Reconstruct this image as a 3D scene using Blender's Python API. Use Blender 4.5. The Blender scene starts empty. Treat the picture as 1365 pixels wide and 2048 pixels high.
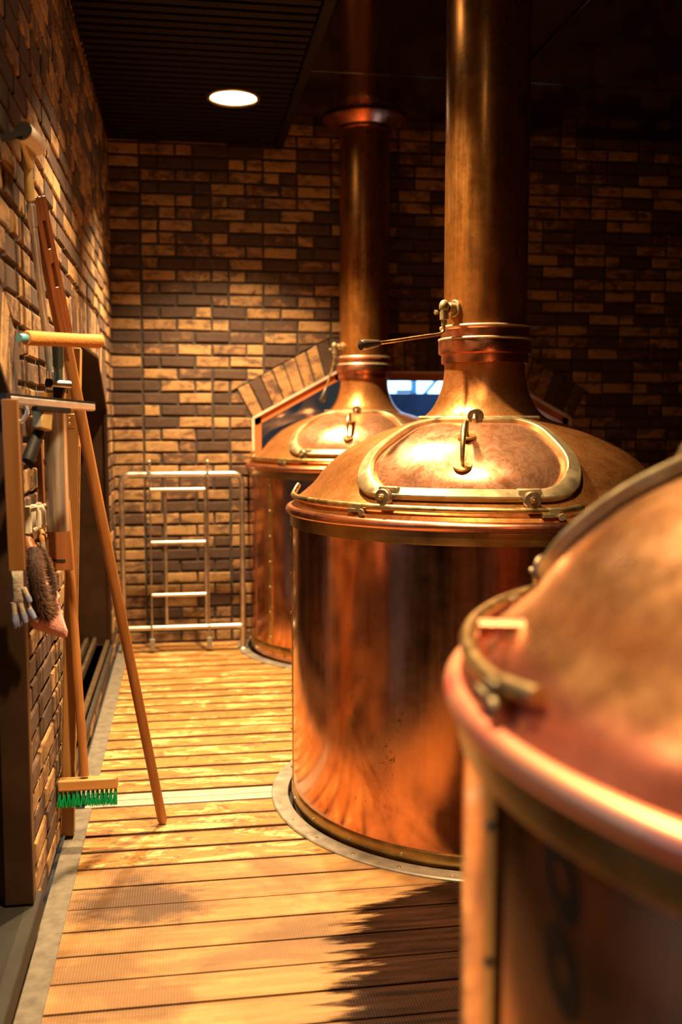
import bpy, math, random
from math import sin, cos, pi, radians, sqrt, atan2
from mathutils import Vector, Matrix
random.seed(7)
S = bpy.context.scene
COL = S.collection
PI = pi

# ---------------------------------------------------------------- camera
CAM = Vector((0, 0, 1.4)); YAW = radians(8.95); PITCH = radians(5.3); FPX = 1991.0
FWD = Vector((sin(YAW)*cos(PITCH), cos(YAW)*cos(PITCH), -sin(PITCH)))
RGT = Vector((cos(YAW), -sin(YAW), 0)); UPV = RGT.cross(FWD)
cd = bpy.data.cameras.new('camera'); cam = bpy.data.objects.new('camera', cd); COL.objects.link(cam)
cam.location = CAM; cam.rotation_euler = (PI/2-PITCH, 0, -YAW)
cd.sensor_fit = 'VERTICAL'; cd.sensor_height = 36.0; cd.lens = 36.0*FPX/2048; cd.clip_start = 0.02
cd.dof.use_dof = True; cd.dof.focus_distance = 3.15; cd.dof.aperture_fstop = 1.9; cd.dof.aperture_blades = 9
S.camera = cam
S.cycles.diffuse_bounces = 1

# ---------------------------------------------------------------- world, exposure, lamps' settings
S.view_settings.view_transform = 'Standard'; S.view_settings.look = 'None'
S.view_settings.gamma = 1.0; S.view_settings.use_curve_mapping = False
S.view_settings.exposure = 0.0
w = bpy.data.worlds.new('sky'); S.world = w; w.use_nodes = True
w.node_tree.nodes['Background'].inputs[0].default_value = (0.42, 0.68, 1.0, 1)
w.node_tree.nodes['Background'].inputs[1].default_value = 8.0
LAMP_COLOR = (1.0, 0.67, 0.34); LAMP_WATTS = (1120.0, 940.0, 800.0, 125.0); LAMP_CONE = 104.0; LAMP_BLEND = 0.85
LAMP_Y = (5.38, 3.62, 1.86, 0.10)
LAMP_X = 0.28

def at(x, y, Y):
    "point of the plane at depth Y that stands behind pixel x, y of the photograph"
    r = FWD + RGT*((x-682.5)/FPX) - UPV*((y-1024)/FPX)
    return CAM + r*(Y/r.y)

# ---------------------------------------------------------------- mesh helpers
class MB:
    def __init__(s): s.v = []; s.f = []; s.a = []; s.cur = 0.0
    def add(s, vs, fs):
        o = len(s.v); s.v += [tuple(v) for v in vs]
        for f in fs: s.f.append([i+o for i in f]); s.a.append(s.cur)
    def box(s, c, size, M=None):
        hx, hy, hz = size[0]/2, size[1]/2, size[2]/2
        vs = [Vector((x, y, z)) for z in (-hz, hz) for y in (-hy, hy) for x in (-hx, hx)]
        if M is not None: vs = [M @ v for v in vs]
        s.add([v+Vector(c) for v in vs], [(0,2,3,1),(4,5,7,6),(0,1,5,4),(2,6,7,3),(0,4,6,2),(1,3,7,5)])
    def bar(s, a, b, wx, wy, side=Vector((1,0,0))):
        "square bar from a to b, wx along side"
        a = Vector(a); b = Vector(b); d = (b-a); L = d.length; d.normalize()
        x = (side - d*side.dot(d)).normalized(); y = d.cross(x)
        M = Matrix((x, y, d)).transposed()
        s.box((a+b)/2, (wx, wy, L), M)
    def tube(s, pts, r, n=12, caps=True, closed=False, flat=1.0):
        pts = [Vector(p) for p in pts]; m = len(pts)
        rs = r if isinstance(r, (list, tuple)) else [r]*m
        T = []
        for i in range(m):
            if closed: t = pts[(i+1) % m]-pts[i-1]
            else: t = pts[min(i+1, m-1)]-pts[max(i-1, 0)]
            T.append(t.normalized())
        u = T[0].orthogonal().normalized(); vs = []
        for i in range(m):
            u = (u - T[i]*u.dot(T[i])).normalized(); w_ = T[i].cross(u)
            for k in range(n):
                a = 2*PI*k/n; vs.append(pts[i]+(u*cos(a)+w_*sin(a)*flat)*rs[i])
        fs = []
        for i in range(m if closed else m-1):
            j = (i+1) % m
            for k in range(n):
                l = (k+1) % n; fs.append((i*n+k, i*n+l, j*n+l, j*n+k))
        if caps and not closed:
            fs.append(tuple(reversed(range(n)))); fs.append(tuple(range((m-1)*n, m*n)))
        s.add(vs, fs)
    def lathe(s, prof, n=96, c=(0,0,0), a0=0, a1=2*PI, closed=False, M=None):
        full = abs(a1-a0-2*PI) < 1e-6; cols = n if full else n+1
        vs = []; c = Vector(c)
        for r, z in prof:
            for k in range(cols):
                a = a0+(a1-a0)*k/n; v = Vector((r*cos(a), r*sin(a), z))
                vs.append((M @ v if M is not None else v)+c)
        m = len(prof); fs = []
        for i in range(m if closed else m-1):
            j = (i+1) % m
            for k in range(n):
                l = (k+1) % cols; fs.append((i*cols+k, i*cols+l, j*cols+l, j*cols+k))
        if not full and closed:
            fs.append(tuple(i*cols for i in range(m))); fs.append(tuple(reversed([i*cols+cols-1 for i in range(m)])))
        s.add(vs, fs)
    def disc(s, c, nrm, r, h, n=24, bev=0.15):
        "solid round plate, its back at c"
        nrm = Vector(nrm).normalized(); M = nrm.to_track_quat('Z', 'Y').to_matrix(); b = min(h, r)*bev
        s.lathe([(1e-5, 0), (r-b, 0), (r, b), (r, h-b), (r-b, h), (1e-5, h)], n, c, M=M)
    def sphere(s, c, r, n=16, sc=(1,1,1), M=None):
        c = Vector(c); vs = []; fs = []; h = n//2
        for i in range(h+1):
            t = PI*i/h
            for k in range(n):
                a = 2*PI*k/n; v = Vector((r*sc[0]*sin(t)*cos(a), r*sc[1]*sin(t)*sin(a), r*sc[2]*cos(t)))
                vs.append((M @ v if M is not None else v)+c)
        for i in range(h):
            for k in range(n):
                l = (k+1) % n; fs.append((i*n+k, (i+1)*n+k, (i+1)*n+l, i*n+l))
        s.add(vs, fs)
    def prism(s, poly, ext):
        poly = [Vector(p) for p in poly]; n = len(poly); ext = Vector(ext)
        s.add(poly+[p+ext for p in poly], [tuple(range(n)), tuple(reversed(range(n, 2*n)))]+[(i, i+n, (i+1) % n+n, (i+1) % n) for i in range(n)])
    def pillow(s, outline, th, nrm, rings=5, lump=0.0):
        out = [Vector(p) for p in outline]; n = len(out); nrm = Vector(nrm).normalized()
        c = sum(out, Vector())/n; vs = []; fs = []
        for side in (1, -1):
            o = len(vs)
            for k in range(rings):
                t = k/(rings); h = th/2*sqrt(1-(1-t)**2)
                for p in out: vs.append(c+(p-c)*(1-t)+nrm*side*(h*(1+lump*random.uniform(-1, 1))))
            vs.append(c+nrm*side*th/2)
            for k in range(rings-1):
                for i in range(n):
                    j = (i+1) % n; q = (o+k*n+i, o+k*n+j, o+(k+1)*n+j, o+(k+1)*n+i); fs.append(q if side > 0 else q[::-1])
            for i in range(n):
                j = (i+1) % n; q = (o+(rings-1)*n+i, o+(rings-1)*n+j, o+rings*n); fs.append(q if side > 0 else q[::-1])
        s.add(vs, fs)
    def build(s, name, m, parent=None, smooth=38, attr=None, label=None, bevel=0, kind=None):
        off = Vector((0, 0, 0))
        if parent is not None:
            q = parent
            while q is not None: off += q.location; q = q.parent
        me = bpy.data.meshes.new(name); me.from_pydata([Vector(v)-off for v in s.v], [], s.f)
        if attr:
            at_ = me.attributes.new(attr, 'FLOAT', 'FACE'); at_.data.foreach_set('value', s.a)
        me.materials.append(m)
        o = bpy.data.objects.new(name, me); COL.objects.link(o)
        if smooth:
            me.polygons.foreach_set('use_smooth', [True]*len(me.polygons)); me.set_sharp_from_angle(angle=radians(smooth))
        me.update(); me.validate()
        if parent is not None: o.parent = parent
        if bevel:
            b = o.modifiers.new('bevel', 'BEVEL'); b.width = bevel; b.segments = 2; b.limit_method = 'ANGLE'
        if label: o['label'] = label
        if kind: o['kind'] = kind
        return o

def thing(name, label, cat, loc, group=None):
    o = bpy.data.objects.new(name, None); COL.objects.link(o); o.location = loc; o.empty_display_size = 0.1
    o['label'] = label; o['category'] = cat
    if group: o['group'] = group
    return o
def tag(o, label, cat, group=None):
    o['label'] = label; o['category'] = cat
    if group: o['group'] = group
    return o
def lerp(a, b, t): return a+(b-a)*t
def vl(a, b, t): return Vector(a).lerp(Vector(b), t)
def spline(P, n):
    "Catmull-Rom through P, n steps per span"
    P = [Vector(p) for p in P]; Q = [P[0]*2-P[1]]+P+[P[-1]*2-P[-2]]; out = []
    for i in range(1, len(Q)-2):
        a, b, c, d = Q[i-1], Q[i], Q[i+1], Q[i+2]
        for k in range(n):
            t = k/n; out.append(0.5*((2*b)+(c-a)*t+(2*a-5*b+4*c-d)*t*t+(3*b-a-3*c+d)*t**3))
    out.append(P[-1]); return out

# ---------------------------------------------------------------- materials
class NT:
    def __init__(s, name):
        s.m = bpy.data.materials.new(name); s.m.use_nodes = True; s.t = s.m.node_tree
        s.b = s.t.nodes['Principled BSDF']; s.tc = None
    def n(s, typ, **k):
        x = s.t.nodes.new(typ)
        for a, b in k.items(): setattr(x, a, b)
        return x
    def lk(s, a, b): s.t.links.new(a, b)
    def co(s, scale=(1,1,1)):
        if s.tc is None: s.tc = s.n('ShaderNodeTexCoord')
        mp = s.n('ShaderNodeMapping'); mp.inputs['Scale'].default_value = scale
        s.lk(s.tc.outputs['Object'], mp.inputs[0]); return mp.outputs[0]
    def noise(s, sc, det=4, rough=0.55, stretch=(1,1,1), dist=0):
        x = s.n('ShaderNodeTexNoise'); x.inputs['Scale'].default_value = sc; x.inputs['Detail'].default_value = det
        x.inputs['Roughness'].default_value = rough; x.inputs['Distortion'].default_value = dist
        s.lk(s.co(stretch), x.inputs['Vector']); return x.outputs['Fac']
    def ramp(s, fac, stops):
        x = s.n('ShaderNodeValToRGB'); e = x.color_ramp.elements
        while len(e) < len(stops): e.new(0.5)
        for el, (p, c) in zip(e, stops):
            el.position = p
            el.color = (c, c, c, 1) if isinstance(c, (int, float)) else (*c, 1)
        s.lk(fac, x.inputs[0]); return x.outputs[0]
    def mix(s, fac, a, b, mode='MIX'):
        x = s.n('ShaderNodeMix', data_type='RGBA', blend_type=mode)
        for sock, val in ((x.inputs[0], fac), (x.inputs[6], a), (x.inputs[7], b)):
            if hasattr(val, 'node'): s.lk(val, sock)
            elif isinstance(val, (int, float)): sock.default_value = val
            else: sock.default_value = (*val, 1)
        return x.outputs[2]
    def math(s, op, a, b=0.0, c=0.0, clamp=False):
        x = s.n('ShaderNodeMath', operation=op, use_clamp=clamp)
        for sock, val in zip(x.inputs, (a, b, c)):
            if hasattr(val, 'node'): s.lk(val, sock)
            else: sock.default_value = val
        return x.outputs[0]
    def set(s, **k):
        for a, v in k.items():
            sock = s.b.inputs[a.replace('_', ' ')]
            if hasattr(v, 'node'): s.lk(v, sock)
            elif isinstance(v, (int, float)): sock.default_value = v
            else: sock.default_value = (*v, 1)
        return s
    def bump(s, h, strength=0.3, dist=0.01):
        x = s.n('ShaderNodeBump'); x.inputs['Strength'].default_value = strength; x.inputs['Distance'].default_value = dist
        s.lk(h, x.inputs['Height']); s.lk(x.outputs[0], s.b.inputs['Normal']); return s

def plain(name, col, rough=0.5, metal=0.0, var=0.25, sc=12, stretch=(1,1,1), bump=0.0, spec=0.5):
    n = NT(name); f = n.noise(sc, 4, 0.6, stretch)
    d = tuple(c*(1-var) for c in col); l = tuple(min(1, c*(1+var)) for c in col)
    n.set(Base_Color=n.ramp(f, [(0.3, d), (0.7, l)]), Metallic=metal, Roughness=n.ramp(f, [(0.3, max(0.02, rough-0.06)), (0.7, min(1, rough+0.08))]))
    n.set(Specular_IOR_Level=spec)
    if bump: n.bump(f, bump, 0.005)
    return n.m

def copper(name, a, b, r0, r1, brushed=True, pat=None, metal=1.0, veins=None):
    n = NT(name)
    big = n.noise(3.2, 6, 0.62, (1,1,1), 0.6); fine = n.noise(26, 5, 0.7); st = n.noise(9, 3, 0.5, (6, 6, 0.35) if brushed else (1,1,1))
    f = n.math('ADD', n.math('MULTIPLY', big, 0.6), n.math('MULTIPLY', fine, 0.4))
    col = n.ramp(f, [(0.38, a), (0.6, b)])
    if pat is not None:
        blot = n.noise(2.3, 7, 0.68, (1,1,1), 1.0)
        col = n.mix(n.ramp(blot, [(0.55, 0.0), (0.62, 0.75)]), col, pat)
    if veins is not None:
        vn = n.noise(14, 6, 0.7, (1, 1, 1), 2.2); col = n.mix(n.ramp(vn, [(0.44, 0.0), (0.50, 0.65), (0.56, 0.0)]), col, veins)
    spk = n.noise(60, 3, 0.7)
    col = n.mix(n.ramp(n.math('MULTIPLY', spk, big), [(0.40, 0.0), (0.46, 0.8)]), col, (0.10, 0.045, 0.02))
    rr = n.math('ADD', n.math('MULTIPLY', f, 0.6), n.math('MULTIPLY', st, 0.4))
    n.set(Base_Color=col, Metallic=metal, Roughness=n.ramp(rr, [(0.35, r0), (0.65, r1)]))
    n.bump(n.math('ADD', st, n.math('MULTIPLY', fine, 0.5)), 0.02, 0.004)
    return n.m

M = {}
M['copper_body'] = copper('polished_copper', (0.60, 0.27, 0.145), (0.76, 0.38, 0.22), 0.13, 0.24, True, (0.45, 0.18, 0.09))
M['copper_dome'] = copper('tarnished_copper', (0.38, 0.135, 0.027), (0.56, 0.225, 0.055), 0.24, 0.40, False, (0.46, 0.21, 0.05), metal=0.80, veins=(0.62, 0.30, 0.13))
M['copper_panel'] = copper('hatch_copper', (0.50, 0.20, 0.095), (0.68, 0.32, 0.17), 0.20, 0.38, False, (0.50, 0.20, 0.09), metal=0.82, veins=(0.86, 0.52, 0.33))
M['copper_column'] = copper('column_copper', (0.40, 0.155, 0.03), (0.58, 0.25, 0.06), 0.22, 0.40, True, (0.34, 0.16, 0.06), metal=0.9)
M['copper_rim'] = copper('rim_copper', (0.62, 0.24, 0.13), (0.76, 0.34, 0.20), 0.22, 0.34, False)
def red_rim():
    n = NT('reddened_rim_copper'); f = n.noise(5, 3, 0.6)
    n.set(Base_Color=n.ramp(f, [(0.45, (0.76, 0.33, 0.18)), (0.6, (0.78, 0.16, 0.12))]), Metallic=0.75, Roughness=0.42); return n.m
M['red_rim'] = red_rim()
def pink_dome():
    n = NT('pink_footed_dome_copper'); big = n.noise(3.2, 6, 0.62, (1,1,1), 0.6); fine = n.noise(20, 4, 0.6)
    f = n.math('ADD', n.math('MULTIPLY', big, 0.6), n.math('MULTIPLY', fine, 0.4))
    col = n.ramp(f, [(0.38, (0.50, 0.22, 0.08)), (0.6, (0.76, 0.38, 0.16))])
    sp = n.n('ShaderNodeSeparateXYZ'); n.co(); n.lk(n.tc.outputs['Object'], sp.inputs[0])
    z = n.math('ADD', sp.outputs[2], n.math('MULTIPLY', n.math('SUBTRACT', big, 0.5), 0.05))
    col = n.mix(n.ramp(n.math('SUBTRACT', 1.65, z), [(0.50, 0.0), (0.53, 0.75)]), col, (0.66, 0.19, 0.15))
    n.set(Base_Color=col, Metallic=0.9, Roughness=n.ramp(f, [(0.35, 0.20), (0.65, 0.34)])); return n.m
M['pink_dome'] = pink_dome()
M['brass'] = plain('aged_brass', (0.62, 0.46, 0.20), 0.32, 1.0, 0.22, 30)
M['brass_band'] = plain('dull_brass_band', (0.44, 0.28, 0.10), 0.34, 1.0, 0.3, 9)
M['brass_light'] = plain('pale_brass', (0.31, 0.245, 0.13), 0.45, 0.75, 0.2, 24)
M['socket'] = plain('dull_brass_socket', (0.40, 0.27, 0.10), 0.55, 0.5, 0.2, 30)
M['bead'] = plain('painted_glint_bead', (0.78, 0.66, 0.46), 0.4, 0.6, 0.1, 24)  # pale colour paints in the light caught along the collar edges
M['bronze'] = plain('dark_bronze', (0.22, 0.16, 0.10), 0.42, 0.9, 0.3, 40)
M['black_knob'] = plain('black_plastic', (0.025, 0.018, 0.014), 0.35, 0, 0.2)
M['steel'] = plain('brushed_steel', (0.44, 0.40, 0.32), 0.42, 0.4, 0.12, 30, (1,1,1))
M['rail_steel'] = plain('worn_steel_tube', (0.60, 0.56, 0.50), 0.36, 1.0, 0.15, 20)
M['floor_steel'] = plain('scuffed_floor_steel', (0.24, 0.215, 0.17), 0.48, 0.35, 0.3, 14, (1,1,1), 0.15)
M['cement'] = plain('trodden_grey_strip', (0.125, 0.108, 0.080), 0.8, 0.0, 0.35, 22, (1,1,1), 0.5)
M['dark'] = plain('black_void', (0.012, 0.009, 0.007), 0.9, 0, 0.2)
M['brown_metal'] = plain('brown_anodised_metal', (0.040, 0.018, 0.007), 0.45, 0.4, 0.18, 6)
M['reveal_wood'] = plain('orange_stained_reveal', (0.50, 0.16, 0.05), 0.45, 0, 0.2, 10)
M['reveal_copper'] = plain('copper_clad_reveal', (0.40, 0.115, 0.028), 0.5, 0.0, 0.12, 6)
M['white_edge'] = plain('pale_window_edge', (0.60, 0.46, 0.34), 0.5, 0, 0.15)
M['sill'] = plain('stone_sill', (0.015, 0.0125, 0.008), 0.65, 0, 0.25, 14, (1,1,1), 0.2)
M['slat'] = plain('dark_ceiling_slat', (0.006, 0.003, 0.002), 0.6, 0, 0.2, 8, spec=0.12)
M['ceiling'] = plain('glossy_dark_ceiling', (0.008, 0.004, 0.003), 0.12, 0, 0.2, 3)
M['plaster'] = plain('dark_plaster', (0.06, 0.035, 0.022), 0.85, 0, 0.2, 6)
M['annex'] = plain('dark_grey_annex_wall', (0.045, 0.030, 0.019), 0.7, 0, 0.2, 5, spec=0.0)
M['navy'] = plain('navy_outside_wall', (0.025, 0.032, 0.055), 0.8, 0, 0.25, 5, spec=0.0)
M['pale_blue'] = plain('pale_blue_steelwork', (0.20, 0.45, 0.75), 0.6, 0, 0.1)
def wood(name, a, b, rough=0.45, axis=2, sc=30):
    n = NT(name); st = [7, 7, 7]; st[axis] = 0.5
    g = n.noise(sc/7, 5, 0.6, tuple(st), 0.4)
    n.set(Base_Color=n.ramp(g, [(0.32, a), (0.68, b)]), Roughness=rough); n.bump(g, 0.08, 0.003); return n.m
M['pole_wood'] = wood('oiled_pole_wood', (0.25, 0.090, 0.018), (0.37, 0.150, 0.036))
M['red_wood'] = wood('varnished_red_wood', (0.12, 0.032, 0.008), (0.22, 0.065, 0.016), 0.3)
M['post_wood'] = wood('post_wood', (0.26, 0.115, 0.028), (0.38, 0.185, 0.05))
M['plank_wood'] = wood('plain_plank_wood', (0.13, 0.050, 0.009), (0.19, 0.078, 0.016))
M['board_wood'] = wood('reddish_board_wood', (0.20, 0.065, 0.015), (0.29, 0.105, 0.028))
M['block_wood'] = wood('brush_block_wood', (0.42, 0.19, 0.05), (0.54, 0.265, 0.08), 0.5, 0)
M['green'] = plain('green_bristle', (0.0, 0.33, 0.09), 0.45, 0, 0.25, 60)
M['orange_cloth'] = plain('orange_mesh_sleeve', (0.66, 0.26, 0.05), 0.75, 0, 0.14, 160, (1,1,1), 0.5)
M['teal'] = plain('teal_plastic', (0.008, 0.085, 0.13), 0.4, 0, 0.15)
M['teal_light'] = plain('blue_plastic', (0.10, 0.36, 0.45), 0.4, 0, 0.1)
M['cream'] = plain('cream_plastic', (0.72, 0.55, 0.24), 0.32, 0, 0.06)
M['white_cloth'] = plain('white_pad', (0.74, 0.68, 0.60), 0.85, 0, 0.08, 40)
M['alu'] = plain('satin_aluminium', (0.66, 0.63, 0.60), 0.36, 0.85, 0.08, 30)
M['rubber'] = plain('black_rubber', (0.010, 0.008, 0.007), 0.6, 0, 0.2, spec=0.2)
M['old_steel'] = plain('streaked_old_steel', (0.46, 0.40, 0.33), 0.42, 0.85, 0.35, 14, (3, 3, 0.2))
M['white_plastic'] = plain('white_plastic', (0.52, 0.44, 0.33), 0.45, 0, 0.08)
M['fur'] = plain('coir_fibre', (0.085, 0.028, 0.006), 0.8, 0, 0.5, 50)
M['fur_dark'] = plain('dark_coir_core', (0.025, 0.009, 0.003), 0.9, 0, 0.4, 40)
M['pink'] = plain('pink_knit', (0.78, 0.36, 0.30), 0.9, 0, 0.10, 150, (1,1,1), 0.5)
M['crimson'] = plain('crimson_knit', (0.50, 0.03, 0.06), 0.85, 0, 0.15, 100)
M['grey_knit'] = plain('grey_knit', (0.26, 0.21, 0.15), 0.9, 0, 0.18, 120, (1,1,1), 0.5)
M['blue_grey'] = plain('blue_grey_rubber', (0.14, 0.15, 0.24), 0.6, 0, 0.12, 60)
M['screw'] = plain('screw_steel', (0.50, 0.42, 0.30), 0.35, 1.0, 0.1)
M['dark_mark'] = plain('dark_ring_mark', (0.03, 0.018, 0.010), 0.45, 0.5, 0.2)

def brick_mat():
    n = NT('brick'); a = n.n('ShaderNodeAttribute', attribute_name='tint', attribute_type='GEOMETRY')
    sm0 = n.noise(11, 5, 0.7, (1, 1, 1.6), 0.6)
    t = n.math('ADD', a.outputs['Fac'], n.math('MULTIPLY', n.math('SUBTRACT', sm0, 0.5), 1.4), clamp=True)
    col = n.ramp(t, [(0.0, (0.040, 0.019, 0.011)), (0.36, (0.068, 0.034, 0.017)), (0.49, (0.120, 0.060, 0.026)), (0.57, (0.248, 0.132, 0.050)), (0.80, (0.328, 0.184, 0.068)), (1.0, (0.376, 0.220, 0.088))])
    sm = n.noise(7, 5, 0.68, (1, 1, 2.2), 0.5); col = n.mix(n.ramp(sm, [(0.50, 0.0), (0.63, 0.85)]), col, (0.052, 0.026, 0.014))
    g = n.noise(55, 5, 0.7); col = n.mix(n.ramp(g, [(0.3, 0.35), (0.55, 0.0)]), col, (0.096, 0.048, 0.024))
    n.set(Base_Color=col, Roughness=0.8); n.bump(n.math('ADD', n.noise(30, 6, 0.7), n.math('MULTIPLY', g, 0.6)), 0.45, 0.006); return n.m
M['brick'] = brick_mat()
M['mortar'] = plain('dark_mortar', (0.040, 0.028, 0.019), 0.92, 0, 0.35, 40, (1,1,1), 0.6)

def floor_mat():
    n = NT('deck_wood')
    tc = n.n('ShaderNodeTexCoord'); sp = n.n('ShaderNodeSeparateXYZ'); n.lk(tc.outputs['Object'], sp.inputs[0])
    X, Y = sp.outputs[0], sp.outputs[1]
    a = n.n('ShaderNodeAttribute', attribute_name='tint', attribute_type='GEOMETRY').outputs['Fac']
    grain = n.noise(5, 6, 0.62, (0.6, 9, 3), 0.5)
    # painted yellow boards further back, their paint worn in patches
    yel = n.ramp(grain, [(0.3, (0.30, 0.130, 0.026)), (0.7, (0.41, 0.192, 0.046))])
    yel = n.mix(n.ramp(n.noise(7, 7, 0.78, (0.6, 1.8, 1), 0.6), [(0.52, 0.0), (0.57, 0.85)]), yel, (0.70, 0.47, 0.18))
    yel = n.mix(n.ramp(n.noise(15, 8, 0.8, (0.7, 1.8, 1), 0.8), [(0.545, 0.0), (0.585, 0.85)]), yel, (0.110, 0.048, 0.014))
    # raw sawn boards close by
    raw = n.ramp(grain, [(0.3, (0.248, 0.124, 0.040)), (0.7, (0.368, 0.204, 0.068))])
    raw = n.mix(n.ramp(n.noise(2.2, 5, 0.65, (1, 1.6, 1), 0.6), [(0.42, 0.7), (0.56, 0.0)]), raw, (0.136, 0.068, 0.028))
    raw = n.mix(n.ramp(n.noise(3.0, 5, 0.6, (0.9, 1.4, 1)), [(0.55, 0.0), (0.66, 0.55)]), raw, (0.528, 0.296, 0.104))
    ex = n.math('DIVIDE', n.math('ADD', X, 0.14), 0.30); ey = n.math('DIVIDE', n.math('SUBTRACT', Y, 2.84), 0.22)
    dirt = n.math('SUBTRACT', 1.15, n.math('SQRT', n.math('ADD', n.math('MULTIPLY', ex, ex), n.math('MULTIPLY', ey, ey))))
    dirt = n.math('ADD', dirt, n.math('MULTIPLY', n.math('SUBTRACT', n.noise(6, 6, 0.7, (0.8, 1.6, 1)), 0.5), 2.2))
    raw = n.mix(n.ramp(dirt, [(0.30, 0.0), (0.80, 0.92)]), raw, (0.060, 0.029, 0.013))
    zone = n.math('GREATER_THAN', Y, 3.078)
    col = n.mix(zone, raw, yel)
    fr = n.math('FRACT', n.math('DIVIDE', n.math('SUBTRACT', Y, 3.078), 0.128))
    ed = n.math('SUBTRACT', 0.5, n.math('ABSOLUTE', n.math('SUBTRACT', fr, 0.5)))
    ed = n.math('SUBTRACT', ed, n.math('MULTIPLY', n.noise(12, 6, 0.75, (0.8, 2, 1)), 0.36))
    col = n.mix(n.math('MULTIPLY', n.ramp(n.math('ADD', ed, 0.5), [(0.40, 0.85), (0.47, 0.0)]), n.math('ADD', n.math('MULTIPLY', zone, 0.8), 0.2)), col, (0.10, 0.045, 0.014))
    col = n.mix(1.0, col, n.ramp(a, [(0, 0.84), (1, 1.1)]), 'MULTIPLY')
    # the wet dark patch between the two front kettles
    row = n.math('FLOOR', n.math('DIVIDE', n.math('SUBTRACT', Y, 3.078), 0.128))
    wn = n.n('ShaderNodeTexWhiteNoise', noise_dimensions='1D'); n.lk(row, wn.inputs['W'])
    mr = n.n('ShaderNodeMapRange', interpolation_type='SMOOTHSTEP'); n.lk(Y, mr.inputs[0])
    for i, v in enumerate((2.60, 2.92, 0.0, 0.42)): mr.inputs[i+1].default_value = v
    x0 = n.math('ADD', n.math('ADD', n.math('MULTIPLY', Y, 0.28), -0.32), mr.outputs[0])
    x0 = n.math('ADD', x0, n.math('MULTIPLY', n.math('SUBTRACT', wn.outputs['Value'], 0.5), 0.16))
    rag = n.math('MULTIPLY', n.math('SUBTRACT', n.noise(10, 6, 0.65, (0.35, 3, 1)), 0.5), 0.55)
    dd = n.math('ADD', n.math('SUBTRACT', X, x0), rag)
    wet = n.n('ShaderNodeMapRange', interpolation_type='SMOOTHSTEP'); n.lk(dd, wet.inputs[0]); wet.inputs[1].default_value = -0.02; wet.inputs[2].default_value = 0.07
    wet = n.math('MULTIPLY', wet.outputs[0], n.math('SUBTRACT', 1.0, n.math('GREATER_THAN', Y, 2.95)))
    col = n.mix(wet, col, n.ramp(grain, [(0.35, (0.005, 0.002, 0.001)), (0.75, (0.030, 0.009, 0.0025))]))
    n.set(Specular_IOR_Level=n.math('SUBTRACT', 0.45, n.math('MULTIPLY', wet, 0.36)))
    ro = n.math('SUBTRACT', n.ramp(grain, [(0.3, 0.42), (0.7, 0.6)]), n.math('MULTIPLY', wet, 0.08))
    n.set(Base_Color=col, Roughness=ro)
    wv = n.n('ShaderNodeTexWave', wave_type='BANDS', bands_direction='X'); wv.inputs['Scale'].default_value = 42; wv.inputs['Distortion'].default_value = 0.4
    n.lk(n.co(), wv.inputs['Vector'])
    h = n.math('ADD', n.math('MULTIPLY', n.math('MULTIPLY', wv.outputs['Fac'], n.math('SUBTRACT', 1.0, zone)), 0.35), n.math('ADD', grain, n.math('MULTIPLY', n.noise(40, 4, 0.6), 0.5)))
    n.bump(h, 0.35, 0.004); return n.m
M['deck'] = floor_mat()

def glass_mat():
    n = NT('window_glass'); out = n.t.nodes['Material Output']
    tr = n.n('ShaderNodeBsdfTransparent'); tr.inputs[0].default_value = (0.82, 0.88, 0.92, 1)
    gl = n.n('ShaderNodeBsdfGlossy'); gl.inputs['Roughness'].default_value = 0.02
    fr = n.n('ShaderNodeFresnel'); fr.inputs[0].default_value = 1.9; mx = n.n('ShaderNodeMixShader')
    n.lk(fr.outputs[0], mx.inputs[0]); n.lk(tr.outputs[0], mx.inputs[1]); n.lk(gl.outputs[0], mx.inputs[2]); n.lk(mx.outputs[0], out.inputs[0]); return n.m
M['glass'] = glass_mat()
def lamp_mat():
    n = NT('lamp_diffuser'); n.set(Base_Color=(0.9, 0.85, 0.75), Emission_Color=(1.0, 0.80, 0.52), Emission_Strength=9.0); return n.m
M['lamp'] = lamp_mat()

# ================================================================ SETTING
XL, YB, ZS, ZC = -0.435, 6.28, 3.07, 3.2          # left wall, back wall, slatted ceiling, smooth ceiling
KET = [dict(c=(1.10, 6.074), z=0.045), dict(c=(1.093, 3.556)), dict(c=(1.02, 0.985))]
def struct(o): o['kind'] = 'structure'; return o

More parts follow.
